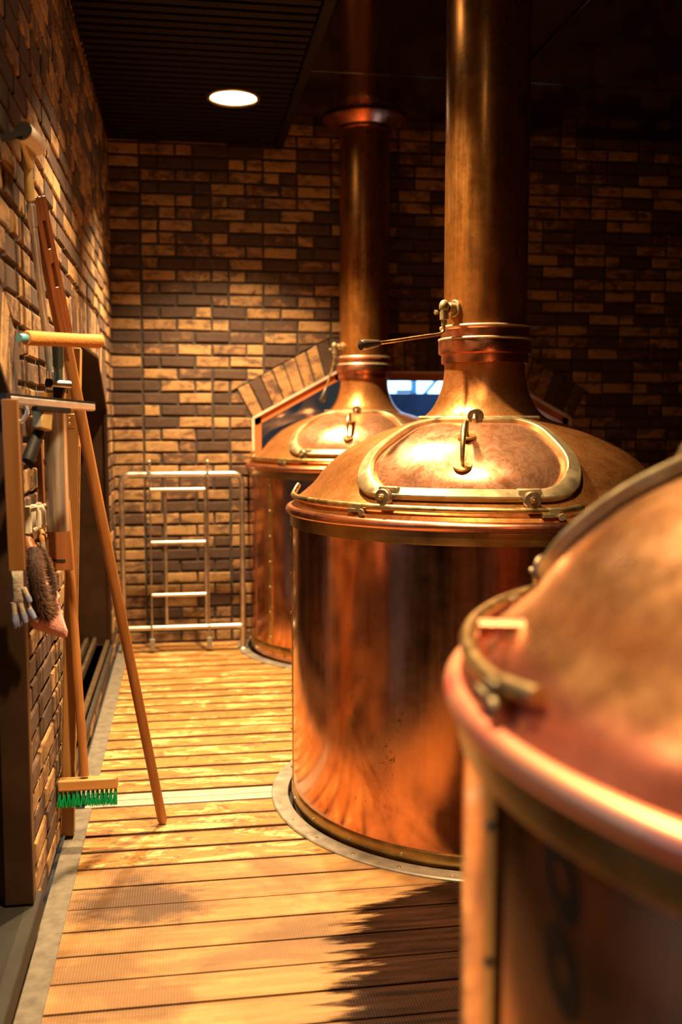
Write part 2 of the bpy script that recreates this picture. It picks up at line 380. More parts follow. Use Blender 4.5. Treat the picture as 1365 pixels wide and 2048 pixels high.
# ---- floor: boards across the walkway, cut round the kettles
def build_floor():
    mb = MB(); P = 0.128; Y0 = 3.078; gap = 0.014; th = 0.03
    RC = 0.755; xa, xb = -0.348, 1.86
    k = -40
    while Y0+k*P < YB-0.02:
        gap = 0.014 if k >= 0 else 0.008; a = Y0+k*P+gap/2; b = min(Y0+(k+1)*P-gap/2, YB-0.01); k += 1
        if a < -2: continue
        if b-a < 0.03: continue
        if a < 3.60 < b: b = 3.588
        if a < 3.70 and a > 3.58: a = 3.702
        if b <= a+0.01: continue
        rows = [(xa, xb, None)]
        hit = [K for K in KET if abs((a+b)/2-K['c'][1]) < RC+0.07]
        mb.cur = random.random()
        ys = [a+(b-a)*i/10 for i in range(11)]
        z = random.uniform(-0.0025, 0.0)
        def poly(pl):
            n = len(pl)
            mb.add([(x, y, z) for x, y in pl]+[(x, y, z-th) for x, y in pl], [tuple(range(n))]+[(i, i+n, (i+1) % n+n, (i+1) % n) for i in range(n)])
        if hit:
            cx, cy = hit[0]['c']; h = [sqrt(max(0.0, RC*RC-(y-cy)**2)) for y in ys]
            poly([(xa, a)]+[(cx-q, y) for q, y in zip(h, ys)]+[(xa, b)])
            poly([(cx+q, y) for q, y in reversed(list(zip(h, ys)))]+[(xb, a), (xb, b)])
        else: poly([(xa, a), (xb, a), (xb, b), (xa, b)])
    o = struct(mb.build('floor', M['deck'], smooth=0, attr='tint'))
    o.data.flip_normals() if False else None
    g = MB(); g.box((1.7, 2.2, -0.085), (4.6, 8.6, 0.09)); sb = g.build('subfloor', M['dark'], o, smooth=0)
    g = MB(); g.box((2.94, 2.15, -0.02), (2.14, 8.2, 0.04)); g.build('unseen_black_floor', M['dark'], o, smooth=0)  # unseen floor beyond the kettles, added black to cut bounced light
    return o
build_floor()
t = MB(); t.box(((XL+0.02-0.348)/2, 2.75, -0.012), (0.067, 1.66, 0.03))            # near length of the side strip
t.box(((XL+0.02-0.348)/2, 0.9, -0.012), (0.067, 2.0, 0.03)); struct(t.build('trim_1', M['cement'], bevel=0.002))
t = MB(); t.box(((XL+0.02-0.348)/2, 4.99, -0.012), (0.067, 2.56, 0.03)); struct(t.build('trim_2', M['cement'], bevel=0.002))
t = MB(); t.box((-0.015, 3.672, -0.012), (0.72, 0.056, 0.03)); t.box((-0.015, 3.616, -0.014), (0.72, 0.052, 0.03)); struct(t.build('trim_3', M['steel'], bevel=0.002))
for i, K in enumerate(KET):
    t = MB(); t.lathe([(0.728, -0.03), (0.728, 0.005), (0.732, 0.007), (0.786, 0.007), (0.790, 0.003), (0.790, -0.03)], 128, (*K['c'], 0))
    ring = struct(t.build('trim_%d' % (i+4), M['floor_steel']))
    for k in range(28):
        s_ = MB(); a = 2*PI*k/28+0.05; s_.disc((K['c'][0]+0.765*cos(a), K['c'][1]+0.765*sin(a), 0.0065), (0,0,1), 0.006, 0.0018, 10); s_.build('screw', M['screw'], ring)

# ---- brick walls
def clip(poly, p, nx, nz):
    "keep the side where (q-p).n >= 0"
    out = []
    for i in range(len(poly)):
        a, b = poly[i], poly[(i+1) % len(poly)]
        da = (a[0]-p[0])*nx+(a[1]-p[1])*nz; db = (b[0]-p[0])*nx+(b[1]-p[1])*nz
        if da >= 0: out.append(a)
        if (da >= 0) != (db >= 0):
            q = da/(da-db); out.append((a[0]+(b[0]-a[0])*q, a[1]+(b[1]-a[1])*q))
    return out
def area(p): return abs(sum(p[i][0]*p[(i+1) % len(p)][1]-p[(i+1) % len(p)][0]*p[i][1] for i in range(len(p))))/2 if len(p) > 2 else 0
def opening(u0, u1, z0, zc, zt, ch): return [(u0, z0), (u1, z0), (u1, zc), (u1-ch, zt), (u0+ch, zt), (u0, zc)]
def grow(op, d):
    "opening with its head moved out by d (chamfers and flat), for the soldier course"
    u0, z0 = op[0]; u1 = op[1][0]; zc = op[2][1]; zt = op[3][1]; ch = u1-op[3][0]
    L = sqrt(ch*ch+(zt-zc)**2); nx, nz = (zt-zc)/L, ch/L
    # crossing of offset chamfer with offset flat
    zt2 = zt+d; t_ = (zt2-(zc+d*nz))/((zt-zc)/ch) if zt > zc else 0
    x2 = u0-d*nx+t_
    return [(u0, z0), (u1, z0), (u1, zc), (u1+d*nx, zc+d*nz), (2*(u0+u1)/2-x2, zt2), (x2, zt2), (u0-d*nx, zc+d*nz), (u0, zc)]
def brick_wall(name, mp, u0, u1, z0, z1, ops, stacks=(), du=0.213, dz=0.0747, j=0.015, depth=0.010):
    mb = MB()
    def brick(poly, dark=None):
        if area(poly) < 0.0006: return
        n = len(poly); c = (sum(p[0] for p in poly)/n, sum(p[1] for p in poly)/n)
        d = depth*random.uniform(0.75, 1.35); tint = random.random() if dark is None else dark
        mb.cur = tint
        ins = []; jit = 0.0032
        poly = [(p[0]+random.uniform(-jit, jit), p[1]+random.uniform(-jit, jit)) for p in poly]
        for p in poly:
            v = Vector((c[0]-p[0], c[1]-p[1])); L = v.length
            v = Vector((math.copysign(min(0.005, abs(v.x)), v.x), math.copysign(min(0.005, abs(v.y)), v.y))); ins.append((p[0]+v.x, p[1]+v.y))
        vs = [mp(*p, -0.001) for p in poly]+[mp(*p, d*0.72) for p in poly]+[mp(*p, d) for p in ins]
        fs = [tuple(range(2*n, 3*n))]
        for i in range(n):
            k = (i+1) % n; fs += [(i, k, k+n, i+n), (i+n, k+n, k+2*n, i+2*n)]
        mb.add(vs, fs)
    hulls = [q for o in ops for q in (list(o), [o[5]]+[o[2]]+grow(o, 0.205)[3:7])]
    rows = int((z1-z0)/dz)+1
    for r in range(rows):
        za, zb = z0+r*dz+j/2, min(z0+(r+1)*dz-j/2, z1)
        if zb-za < 0.02: continue
        segs = []
        edges = [u0, u1]
        for (sa, sb, zlim) in stacks:
            if za < zlim: edges += [sa, sb]
        edges = sorted(set(edges))
        for ea, eb in zip(edges, edges[1:]):
            if any(abs(ea-sa) < 1e-6 and abs(eb-sb) < 1e-6 and za < zl for sa, sb, zl in stacks): segs.append((ea, eb)); continue
            off = random.choice((0.0, 0.5, 0.5, 0.0, 0.25, 0.75)) if False else (0.5 if r % 2 else 0.0)
            p = ea; first = True
            while p < eb-1e-4:
                L = du*(off if (first and off) else random.choice((1, 1, 1, 1, 0.5)))
                first = False; q = min(p+L, eb)
                if eb-q < 0.05: q = eb
                segs.append((p, q)); p = q
        for a, b in segs:
            poly = [(a+j/2, za), (b-j/2, za), (b-j/2, zb), (a+j/2, zb)]
            for H in hulls:
                best = None; n = len(H)
                for i in range(n):
                    A, B = H[i], H[(i+1) % n]; ex, ez = B[0]-A[0], B[1]-A[1]; L = sqrt(ex*ex+ez*ez)
                    # outside of a counter-clockwise edge
                    cp = clip(poly, (A[0]+ez/L*j*0.5, A[1]-ex/L*j*0.5), ez/L, -ex/L) if poly else []
                    if best is None or area(cp) > area(best): best = cp
                poly = best
                if not poly: break
            if poly: brick(poly)
    for o in ops:                                        # soldier course over every opening
        u0_, z0_ = o[0]; H = grow(o, 0.205)
        for A, B, A2, B2 in ((o[5], o[4], H[6], H[5]), (o[4], o[3], H[5], H[4]), (o[3], o[2], H[4], H[3])):
            L = sqrt((B[0]-A[0])**2+(B[1]-A[1])**2); n = max(1, round(L/0.0747))
            for i in range(n):
                f0, f1 = (i+0.07)/n, (i+0.93)/n
                q = lambda P, Q, f: (P[0]+(Q[0]-P[0])*f, P[1]+(Q[1]-P[1])*f)
                a, b, c, d = q(A, B, f0), q(A, B, f1), q(A2, B2, f1), q(A2, B2, f0)
                brick([a, b, c, d])
    o = struct(mb.build(name, M['brick'], smooth=0, attr='tint'))
    # mortar bed behind, with the openings left free
    bk = MB(); us = sorted({u0, u1, *[p[0] for op in ops for p in op]})
    def zrange(u, op):
        uu0, zz0 = op[0]; uu1 = op[1][0]; zc = op[2][1]; zt = op[3][1]; ch = uu1-op[3][0]
        return zz0, min(zt, zc+(zt-zc)*min(u-uu0, uu1-u)/ch)
    for a, b in zip(us, us[1:]):
        op = next((q for q in ops if q[0][0] <= a+1e-6 and q[1][0] >= b-1e-6), None)
        if op is None: bk.add([mp(a, z0, 0), mp(b, z0, 0), mp(b, z1, 0), mp(a, z1, 0)], [(0, 1, 2, 3)])
        else:
            zb0, ta = zrange(a, op); _, tb = zrange(b, op)
            if zb0 > z0+0.001: bk.add([mp(a, z0, 0), mp(b, z0, 0), mp(b, zb0, 0), mp(a, zb0, 0)], [(0, 1, 2, 3)])
            bk.add([mp(a, ta, 0), mp(b, tb, 0), mp(b, z1, 0), mp(a, z1, 0)], [(0, 1, 2, 3)])
    bk.build('mortar', M['mortar'], o, smooth=0)
    return o
OPB = opening(0.43, 2.52, 0.0, 1.41, 1.70, 0.53)
OPN = opening(3.66, 5.74, 0.12, 1.45, 1.715, 0.53)
OPF = opening(0.58, 2.66, 0.12, 1.41, 1.70, 0.53)
mback = lambda u, z, d: (u, YB-d, z)
mleft = lambda u, z, d: (XL+d, u, z)
brick_wall('wall_back', mback, XL, 4.0, 0.0, 3.25, [OPB], stacks=[(XL, -0.245, 9), (0.285, 0.43, 1.40), (2.52, 2.665, 1.40)])
brick_wall('wall_left', mleft, -2.0, YB, 0.0, 3.25, [OPF, OPN], stacks=[(YB-0.11, YB, 9)])
def slab(name, c, s, m): b = MB(); b.box(c, s); return struct(b.build(name, m, smooth=0))
slab('wall_right', (4.05, 2.15, 1.6), (0.1, 8.5, 3.4), M['plaster'])
slab('wall_front', (1.75, -2.05, 1.6), (4.7, 0.1, 3.4), M['plaster'])

# ---- windows: deep reveals with a glass pane at the back of each
def window(name, mp, op, depth, rev, glass_d, sill=None, edge=None):
    mb = MB(); n = len(op); ring = list(op)
    for i in range(n):
        a, b = ring[i], ring[(i+1) % n]
        if i == 0 and op[0][1] <= 0.001: continue
        mb.add([mp(*a, 0.004), mp(*b, 0.004), mp(*b, -depth), mp(*a, -depth)], [(0, 1, 2, 3)])
        # outer skin so that no light leaks round the reveal
        o2 = 0.06; cx = (op[0][0]+op[1][0])/2; cz = 0.9
        A = (a[0]+math.copysign(o2, a[0]-cx), a[1]+math.copysign(o2, a[1]-cz)); B = (b[0]+math.copysign(o2, b[0]-cx), b[1]+math.copysign(o2, b[1]-cz))
        mb.add([mp(*A, -0.012), mp(*B, -0.012), mp(*B, -depth), mp(*A, -depth), mp(*a, -depth), mp(*b, -depth)], [(0, 1, 2, 3), (3, 2, 5, 4)])
    o = struct(mb.build(name, rev, smooth=0))
    g = MB(); v = [mp(*p, -glass_d) for p in op]; v2 = [mp(*p, -glass_d-0.006) for p in op]
    g.add(v+v2, [tuple(range(n)), tuple(reversed(range(n, 2*n)))]+[(i, i+n, (i+1) % n+n, (i+1) % n) for i in range(n)])
    g.build('glass_pane', M['glass'], o, smooth=0)
    e = MB()
    for i in range(n):
        a, b = op[i], op[(i+1) % n]
        if i == 0: continue
        e.bar(mp(*a, 0.004), mp(*b, 0.004), 0.018, 0.014, side=Vector(mp(0, 0, 1))-Vector(mp(0, 0, 0)))
    e.build('frame_edge', edge or rev, o, smooth=0)
    if edge:
        e = MB(); i_ = 0.030; cx = (op[0][0]+op[1][0])/2
        for a, b in ((op[0], op[5]), (op[5], op[4]), (op[4], op[3]), (op[3], op[2]), (op[2], op[1])):
            d = Vector((b[0]-a[0], b[1]-a[1])).normalized(); nn = Vector((d.y, -d.x))*i_; a = (a[0]-d.x*0.006, a[1]-d.y*0.006); b = (b[0]+d.x*0.006, b[1]+d.y*0.006)
            e.bar(mp(a[0]+nn.x, a[1]+nn.y, -0.02), mp(b[0]+nn.x, b[1]+nn.y, -0.02), 0.045, 0.03, side=Vector(mp(nn.x, nn.y, 0))-Vector(mp(0, 0, 0)))
        e.build('frame_board', M['reveal_copper'], o, smooth=0)
    return o
w1 = window('window_1', mback, OPB, 0.72, M['reveal_copper'], 0.70, edge=M['white_edge'])
w2 = window('window_2', mleft, OPN, 0.34, M['brown_metal'], 0.30)
w3 = window('window_3', mleft, OPF, 0.34, M['brown_metal'], 0.30)
# sills and the sliding tracks
sl = MB(); sl.box((XL-0.16, 4.70, 0.105), (0.36, 2.06, 0.03)); sl.build('sill', M['sill'], w2, bevel=0.003)
for i, (dx, h) in enumerate(((0.0, 0.03), (-0.07, 0.045), (-0.115, 0.045), (-0.20, 0.05))):
    tr = MB(); tr.box((XL-0.012+dx, 4.70, 0.12+h/2), (0.018, 2.05, h)); tr.build('sliding_track', M['bronze'], w2, bevel=0.002)
jm = MB(); jm.box((XL-0.22, 5.725, 0.85), (0.05, 0.04, 1.45)); jm.box((XL-0.22, 3.70, 0.85), (0.05, 0.04, 1.45)); jm.box((XL-0.22, 4.7, 0.85), (0.05, 0.05, 1.62)); jm.build('mullion', M['brown_metal'], w2, smooth=0)
tj = MB(); tj.box((XL+0.004, 3.625, 0.92), (0.018, 0.028, 1.62)); tj.build('jamb_trim', M['steel'], w2, bevel=0.002)
sl = MB(); sl.box((XL-0.13, 1.62, 0.09), (0.335, 2.18, 0.06)); sl.build('sill', M['sill'], w3, bevel=0.004)
jm = MB(); jm.box((XL-0.012, 2.640, 0.775), (0.075, 0.045, 1.30)); jm.box((XL-0.22, 1.62, 0.9), (0.05, 0.05, 1.56)); jm.build('mullion', M['brown_metal'], w3, bevel=0.004)
# what stands outside the back window: dark walls with a strip of daylight above or between them
ow = MB(); Yo = 8.3
zlow = at(830, 787, Yo).z; xl_ = at(766, 770, Yo).x; xr_ = at(1010, 770, Yo).x
ow.box((1.2, Yo, zlow/2-0.5), (9, 0.1, zlow+1.0))
struct(ow.build('wall_outside', M['navy'], smooth=0))
ow = MB(); ow.box(((xl_-3.3)/2, Yo-0.06, 1.5), (xl_+3.3, 0.1, 4.0)); ow.box(((xr_+5.7)/2, Yo-0.06, 1.5), (5.7-xr_, 0.1, 4.0)); struct(ow.build('wall_annex', M['annex'], smooth=0))
fr = thing('steel_frame', 'pale blue steel post and brace outside, seen through the arched window', 'steelwork', (at(828, 787, 8.45).x, 8.45, zlow))
a = at(828, 787, 8.45); b = at(828, 720, 8.45); m_ = MB(); m_.bar((a.x, 8.45, -0.5), b, 0.045, 0.05); m_.build('post', M['pale_blue'], fr)
m_ = MB(); m_.bar(at(848, 790, 8.45), at(892, 738, 8.45), 0.026, 0.03); m_.build('brace', M['pale_blue'], fr)
m_ = MB(); m_.bar(at(793, 783, 8.45), at(826, 783, 8.45), 0.03, 0.026, side=Vector((0,1,0))); m_.build('crossbar', M['blue_grey'], fr)
# unseen walls added outside the side windows to block and shape the daylight
slab('wall_sky_blocker', (-1.55, 5.5, 1.3), (0.1, 5.2, 3.6), M['plaster'])
slab('wall_sky_blocker_low', (-1.55, 0.3, 0.5), (0.1, 5.2, 2.0), M['plaster'])

# ---- ceilings
c_ = MB(); yy = -2.0
while yy < YB-0.02:
    c_.box(((XL+0.575)/2, yy+0.026, ZS+0.012), (0.575-XL, 0.052, 0.024)); yy += 0.0785
cl = struct(c_.build('ceiling', M['slat'], bevel=0.003))
c_ = MB(); c_.box((0.07, 2.14, ZS+0.09), (1.12, 8.5, 0.04)); c_.build('ceiling_void', M['dark'], cl, smooth=0)
c_ = MB(); c_.box((0.600, 2.14, ZS+0.075), (0.05, 8.4, 0.19)); struct(c_.build('trim_7', M['slat'], bevel=0.004))
c_ = MB()
for i, x in enumerate((0.63, 1.75, 2.87)):
    for jx in range(7):
        c_.box((x+0.555, -2.0+0.62+jx*1.21+0.03, ZC+0.02), (1.105, 1.20, 0.04))
sc_ = struct(c_.build('ceiling_smooth', M['ceiling'], bevel=0.003))
c_ = MB(); c_.box((2.35, 2.14, ZC+0.063), (3.6, 8.6, 0.05)); c_.build('ceiling_void', M['dark'], sc_, smooth=0)

# ---- ceiling downlights along the walkway
DL = ['round white downlight glowing in the slatted ceiling near the back wall', 'round white downlight in the slatted ceiling above the middle of the walkway', 'round white downlight in the slatted ceiling above the front kettle', 'round white downlight in the slatted ceiling just behind the camera']
for y, lab, watts in zip(LAMP_Y, DL, LAMP_WATTS):
    t_ = thing('ceiling_downlight', lab, 'ceiling light', (LAMP_X, y, ZS), 'downlights along the slatted ceiling')
    b = MB(); b.lathe([(0.140, 0.012), (0.140, -0.006), (0.134, -0.011), (0.122, -0.008), (0.118, 0.004), (0.118, 0.012)], 48, (LAMP_X, y, ZS)); b.build('trim_ring', M['brass'], t_)
    b = MB(); b.disc((LAMP_X, y, ZS+0.004), (0, 0, -1), 0.119, 0.006, 40); b.build('diffuser', M['lamp'], t_)
    ld = bpy.data.lights.new('downlight_lamp', 'SPOT'); ld.energy = watts; ld.color = LAMP_COLOR; ld.spot_size = radians(LAMP_CONE); ld.spot_blend = LAMP_BLEND; ld.shadow_soft_size = 0.055
    lo = bpy.data.objects.new('downlight_lamp', ld); COL.objects.link(lo); lo.parent = t_; lo.location = (0, 0, -0.02)

# ================================================================ BREW KETTLES
DOME = [(0.716, 1.086), (0.703, 1.100), (0.686, 1.119), (0.660, 1.140), (0.625, 1.172), (0.590, 1.217), (0.540, 1.264), (0.485, 1.302), (0.387, 1.350), (0.289, 1.384), (0.234, 1.402), (0.194, 1.436), (0.170, 1.478), (0.154, 1.525), (0.147, 1.570), (0.146, 1.606)]
DP = [(p.x, p.y) for p in spline([Vector((r, z, 0)) for r, z in DOME], 6)]
def dome_z(r):
    for (r0, z0), (r1, z1) in zip(DP, DP[1:]):
        if r1 <= r <= r0: return z0+(z1-z0)*(r0-r)/max(1e-9, r0-r1)
    return DP[0][1]
def dome_n(r):
    e = 0.008; dz = (dome_z(r+e)-dome_z(r-e))/(2*e); L = sqrt(1+dz*dz); return (-dz/L, 1/L)   # radial, up
def kettle(idx, c, label, hatch, rail, brackets, rollers, seam, lever, rim_mat, tall, extras='', spout=(69, 1.20, 0.62, 0.014), dome_mat=None):
    C = Vector((*c, KET[idx].get('z', 0.0))); tall -= C.z; root = thing('brew_kettle', label, 'brew kettle', C, 'copper brew kettles in a row')
    def pol(a, r, z): a = radians(a); return C+Vector((r*cos(a), r*sin(a), z))
    def on(da, r, off):
        nr, nz = dome_n(r); return pol(hatch+da, r+nr*off, dome_z(r)+nz*off)
    b = MB(); b.lathe([(0.700, -0.08), (0.706, -0.075), (0.706, 1.02), (0.704, 1.075)], 160, C); b.build('body', M['copper_body'], root)
    b = MB(); b.lathe([(0.705, 0.002), (0.7125, 0.002), (0.7135, 0.006), (0.7135, 0.042), (0.711, 0.046), (0.705, 0.046)], 128, C, closed=True); bb = b.build('base_band', M['brass_band'], root)
    for k in range(22):
        s_ = MB(); p = pol(k*360/22+4, 0.7125, 0.024); s_.disc(p, p-C-Vector((0, 0, 0.024)), 0.006, 0.003, 10); s_.build('screw', M['screw'], bb)
    b = MB(); b.lathe([(0.705, 1.018), (0.713, 1.018), (0.714, 1.021), (0.714, 1.060), (0.705, 1.064)], 128, C, closed=True); b.build('top_band', M['brass_band'], root)
    b = MB(); pr = [(0.715+0.0165*cos(t), 1.076+0.0165*sin(t)) for t in [2*PI*i/16 for i in range(16)]]; b.lathe(pr, 144, C, closed=True); b.build('rim', rim_mat, root)
    b = MB(); b.lathe(DP, 144, C); b.build('dome', dome_mat or M['copper_dome'], root)
    # column with its collar rings
    b = MB(); b.lathe([(0.150, 1.735), (0.150, tall-0.05)], 96, C); b.build('column', M['copper_column'], root)
    b = MB(); b.lathe([(0.145, 1.600), (0.157, 1.603), (0.158, 1.608), (0.158, 1.634), (0.168, 1.638), (0.169, 1.644), (0.169, 1.682), (0.166, 1.688), (0.160, 1.690), (0.159, 1.722), (0.163, 1.726), (0.163, 1.731), (0.158, 1.735), (0.149, 1.737)], 96, C)
    cb = b.build('collar', M['copper_rim'], root)
    b = MB()
    for r, z in ((0.1665, 1.6885), (0.1615, 1.7325)):
        b = MB(); b.tube([C+Vector((r*cos(2*PI*k/96), r*sin(2*PI*k/96), z)) for k in range(96)], 0.0048, 8, closed=True)
        b.build('collar_bead', M['bead'], cb)
    b = MB(); b.lathe([(0.149, tall-0.085), (0.165, tall-0.083), (0.168, tall-0.076), (0.168, tall-0.062), (0.178, tall-0.056), (0.215, tall-0.030), (0.250, tall-0.016), (0.250, tall-0.004), (0.150, tall-0.002)], 96, C); b.build('ceiling_flange', M['copper_rim'], root)
    # brass seam strip with rivets
    b = MB(); b.lathe([(0.705, 0.046), (0.7115, 0.046), (0.7115, 1.018), (0.705, 1.018)], 4, C, radians(seam-1.3), radians(seam+1.3), closed=True); sb = b.build('seam_strip', M['brass'], root)
    for k in range(7):
        b = MB(); b.sphere(pol(seam, 0.711, 0.09+k*0.148), 0.006, 10); b.build('rivet', M['brass_light'], sb)
    # ---- hatch: outline in (angle, radius), rounded corners
    A, r0, r1 = 38.4, 0.288, 0.655
    def outline(da, dr_in, dr_out, rc, n=12):
        a, q0, q1 = A-da, r0+dr_in, r1-dr_out; W = a*radians(1)*0.47; pts = []
        cs = [(-W, q0, rc*0.95, PI, 1.5*PI), (W, q0, rc*0.95, 1.5*PI, 2*PI), (W, q1, rc*1.15, 0, PI/2), (-W, q1, rc*1.15, PI/2, PI)]
        for x, y, c_, t0, t1 in cs:
            cx = x-math.copysign(c_, x); cy = y+c_ if y == q0 else y-c_
            for k in range(n+1):
                t = t0+(t1-t0)*k/n; pts.append((cx+c_*cos(t), cy+c_*sin(t)))
        return pts
    def sub(pts, m):
        out = []
        for i in range(len(pts)):
            p, q = pts[i], pts[(i+1) % len(pts)]; L = sqrt((p[0]-q[0])**2+(p[1]-q[1])**2); k = max(1, int(L/0.02)) if m else 1
            for t in range(k): out.append((lerp(p[0], q[0], t/k), lerp(p[1], q[1], t/k)))
        return out
    def to3(p, off): return on(math.degrees(p[0]/0.47), p[1], off)
    o_out = sub(outline(0, 0, 0, 0.11), True)
    def inset(pts, wx, wt, wb):
        "shrink towards the middle, narrower at top and bottom"
        cx, cy = 0.0, (r0+r1)/2; hx = max(p[0] for p in pts)
        out = []
        for x, y in pts:
            sy = ((r1-r0)/2-(wb if y > cy else wt))/((r1-r0)/2); out.append((x*(hx-wx)/hx, cy+(y-cy)*sy))
        return out
    o_in = inset(o_out, 0.034, 0.022, 0.030)
    m = len(o_out)
    def bands(levels):
        vs = []; fs = []
        for pts, off in levels: vs += [to3(p, off) for p in pts]
        for l in range(len(levels)-1):
            for i in range(m):
                k = (i+1) % m; fs.append((l*m+i, l*m+k, (l+1)*m+k, (l+1)*m+i))
        return vs, fs
    b = MB(); e1 = inset(o_out, 0.003, 0.003, 0.003); e2 = inset(o_in, -0.003, -0.003, -0.003)
    b.add(*bands([(o_out, 0.006), (o_out, 0.022), (e1, 0.026), (e2, 0.027), (o_in, 0.024), (o_in, 0.004)])); hf = b.build('hatch_frame', M['brass_light'], root)
    b = MB(); cy = (r0+r1)/2; lev = [(o_in, 0.006)]
    for k in range(1, 9):
        t = 1-(k/9); lev.append(([(x*t, cy+(y-cy)*t) for x, y in o_in], 0.012+0.030*(1-t**2.2)))
    vs, fs = bands(lev); vs.append(to3((0, cy), 0.042)); L = len(lev)-1
    fs += [(L*m+i, L*m+(i+1) % m, len(vs)-1) for i in range(m)]
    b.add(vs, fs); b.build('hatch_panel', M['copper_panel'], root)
    # top guide strip that runs along the upper edge
    b = MB(); b.tube([on(-48+96*k/30, 0.276, 0.020) for k in range(31)], 0.0075, 8, flat=0.6); b.build('guide_strip', M['brass_light'], root)
    # handle
    hd = MB(); rA, rB = 0.478, 0.574
    offp = lambda r: 0.012+0.030*(1-(abs(r-cy)/((r1-r0)/2-0.035))**2.2 if abs(r-cy) < 0.14 else 0)
    for r in (rA, rB):
        p = on(0, r, offp(r)-0.001); nr, nz = dome_n(r); d = pol(hatch, nr*0.55, nz)-C; hd.disc(p, d, 0.030, 0.008, 32)
    path = spline([on(0, rA, offp(rA)), on(0, rA-0.004, offp(rA)+0.028), on(0, rA-0.004, offp(rA)+0.052), on(0, rA+0.028, offp(rA)+0.062), on(0, (rA+rB)/2+0.012, offp(rA)+0.052), on(0, rB-0.008, offp(rB)+0.030), on(0, rB, offp(rB))], 6)
    nn = len(path); hd.tube(path, [0.0058+0.0042*sin(PI*i/(nn-1))**2 for i in range(nn)], 12); hd.build('hatch_handle', M['brass'], root)
    # top wheel on its bracket
    d = pol(hatch, 1, 0)-C; p = pol(hatch+1, 0.318, 1.411)
    b = MB(); b.disc(p-d*0.012, d, 0.0275, 0.012, 32, 0.25); tw = b.build('top_wheel', M['bronze'], root)
    b = MB(); q = pol(hatch+1, 0.322, 1.396); b.tube([q+Vector((0, 0, -0.010))+d*0.018, q+Vector((0, 0, 0.006))+d*0.020, q+Vector((0, 0, 0.015))+d*0.010, q+Vector((0, 0, 0.016))-d*0.006], [0.009, 0.010, 0.0095, 0.008], 12)
    bx = MB(); s_d = Vector((-d.y, d.x, 0)); b.bar(pol(hatch+1, 0.305, 1.389)-s_d*0.034, pol(hatch+1, 0.305, 1.389)+s_d*0.034, 0.04, 0.006, side=d); b.build('wheel_bracket', M['brass'], tw)
    # bottom wheels that run on the rail
    for da in rollers:
        dr = pol(hatch+da, 1, 0)-C; pz = 1.158
        wv = MB(); wv.lathe([(0.004, 0), (0.024, 0), (0.027, 0.003), (0.027, 0.007), (0.021, 0.010), (0.021, 0.014), (0.027, 0.017), (0.027, 0.021), (0.024, 0.024), (0.012, 0.024), (0.010, 0.028), (0.004, 0.029), (1e-5, 0.029)], 32, pol(hatch+da, 0.676, pz), M=dr.to_track_quat('Z', 'Y').to_matrix()); wo = wv.build('rail_wheel', M['bronze'], root)
        wv = MB(); wv.disc(pol(hatch+da, 0.703, pz), dr, 0.010, 0.006, 6); wv.disc(pol(hatch+da, 0.707, pz), dr, 0.0045, 0.009, 10); wv.build('axle_nut', M['brass'], wo)
        wv = MB(); t_d = Vector((-dr.y, dr.x, 0)); wv.bar(pol(hatch+da, 0.650, pz+0.012)-t_d*0.036, pol(hatch+da, 0.650, pz+0.012)+t_d*0.036, 0.030, 0.040, side=dr); wv.build('wheel_bracket', M['brass_light'], wo, bevel=0.004)
    # curved rail round the foot of the dome
    a0, a1 = rail; n = 60; pts = []
    for k in range(n+1):
        a = lerp(a0, a1, k/n); up = 0.0
        if extras == 'curl' and k < 3: up = (3-k)*0.009
        pts.append(pol(a, 0.702-(0.012*(3-k)/3 if extras == 'curl' and k < 3 else 0)-(0.012*max(0, k-n+3)/3), 1.127+up+0.006*max(0, k-n+3)/3))
    b = MB(); b.tube(pts, 0.0102, 12); rl = b.build('rail', M['brass'], root)
    for ba in brackets:
        db = pol(ba, 1, 0)-C; td = Vector((-db.y, db.x, 0)); b = MB()
        b.bar(pol(ba, 0.700, 1.120)-td*0.016, pol(ba, 0.700, 1.120)+td*0.016, 0.026, 0.026, side=db); b.bar(pol(ba, 0.672, 1.116)-td*0.02, pol(ba, 0.716, 1.112)-td*0.02, 0.034, 0.012, side=td)
        b.disc(pol(ba+1.8, 0.712, 1.108), db, 0.012, 0.008, 14); b.build('rail_bracket', M['brass_light'], root, bevel=0.003)
    # steam lever on the column
    la, lp, bend = lever; dl = pol(la, 1, 0)-C
    lv = MB(); zj = lp[0][1]
    b = MB(); b.disc(pol(la, 0.146, zj+0.004), dl, 0.030, 0.012, 28); b.disc(pol(la, 0.156, zj+0.004), dl, 0.019, 0.028, 20); b.sphere(pol(la, lp[0][0], zj+0.008), 0.019, 16, (1, 1, 1.25)); b.tube([pol(la, lp[0][0], zj-0.01), pol(la, lp[0][0], zj-0.038), pol(la, lp[0][0], zj-0.040), pol(la, lp[0][0], zj-0.058)], [0.016, 0.016, 0.011, 0.010], 14)
    b.disc(pol(la-6, lp[0][0]+0.014, zj-0.012), dl, 0.009, 0.010, 6); lb = b.build('valve_body', M['brass_light'], root)
    pth = spline([pol(la+q[2], q[0], q[1]) for q in lp], 5) if bend else [pol(la+q[2], q[0], q[1]) for q in lp]
    b = MB(); b.tube(pth, 0.0062, 10); b.build('lever_rod', M['brass'], lb)
    e = pth[-1]; dd = (pth[-1]-pth[-2]).normalized(); b = MB()
    b.tube([e-dd*0.012, e, e+dd*0.03, e+dd*0.058, e+dd*0.070, e+dd*0.076], [0.0085, 0.0125, 0.0165, 0.0195, 0.016, 0.006], 16); b.build('lever_knob', M['black_knob'], lb)
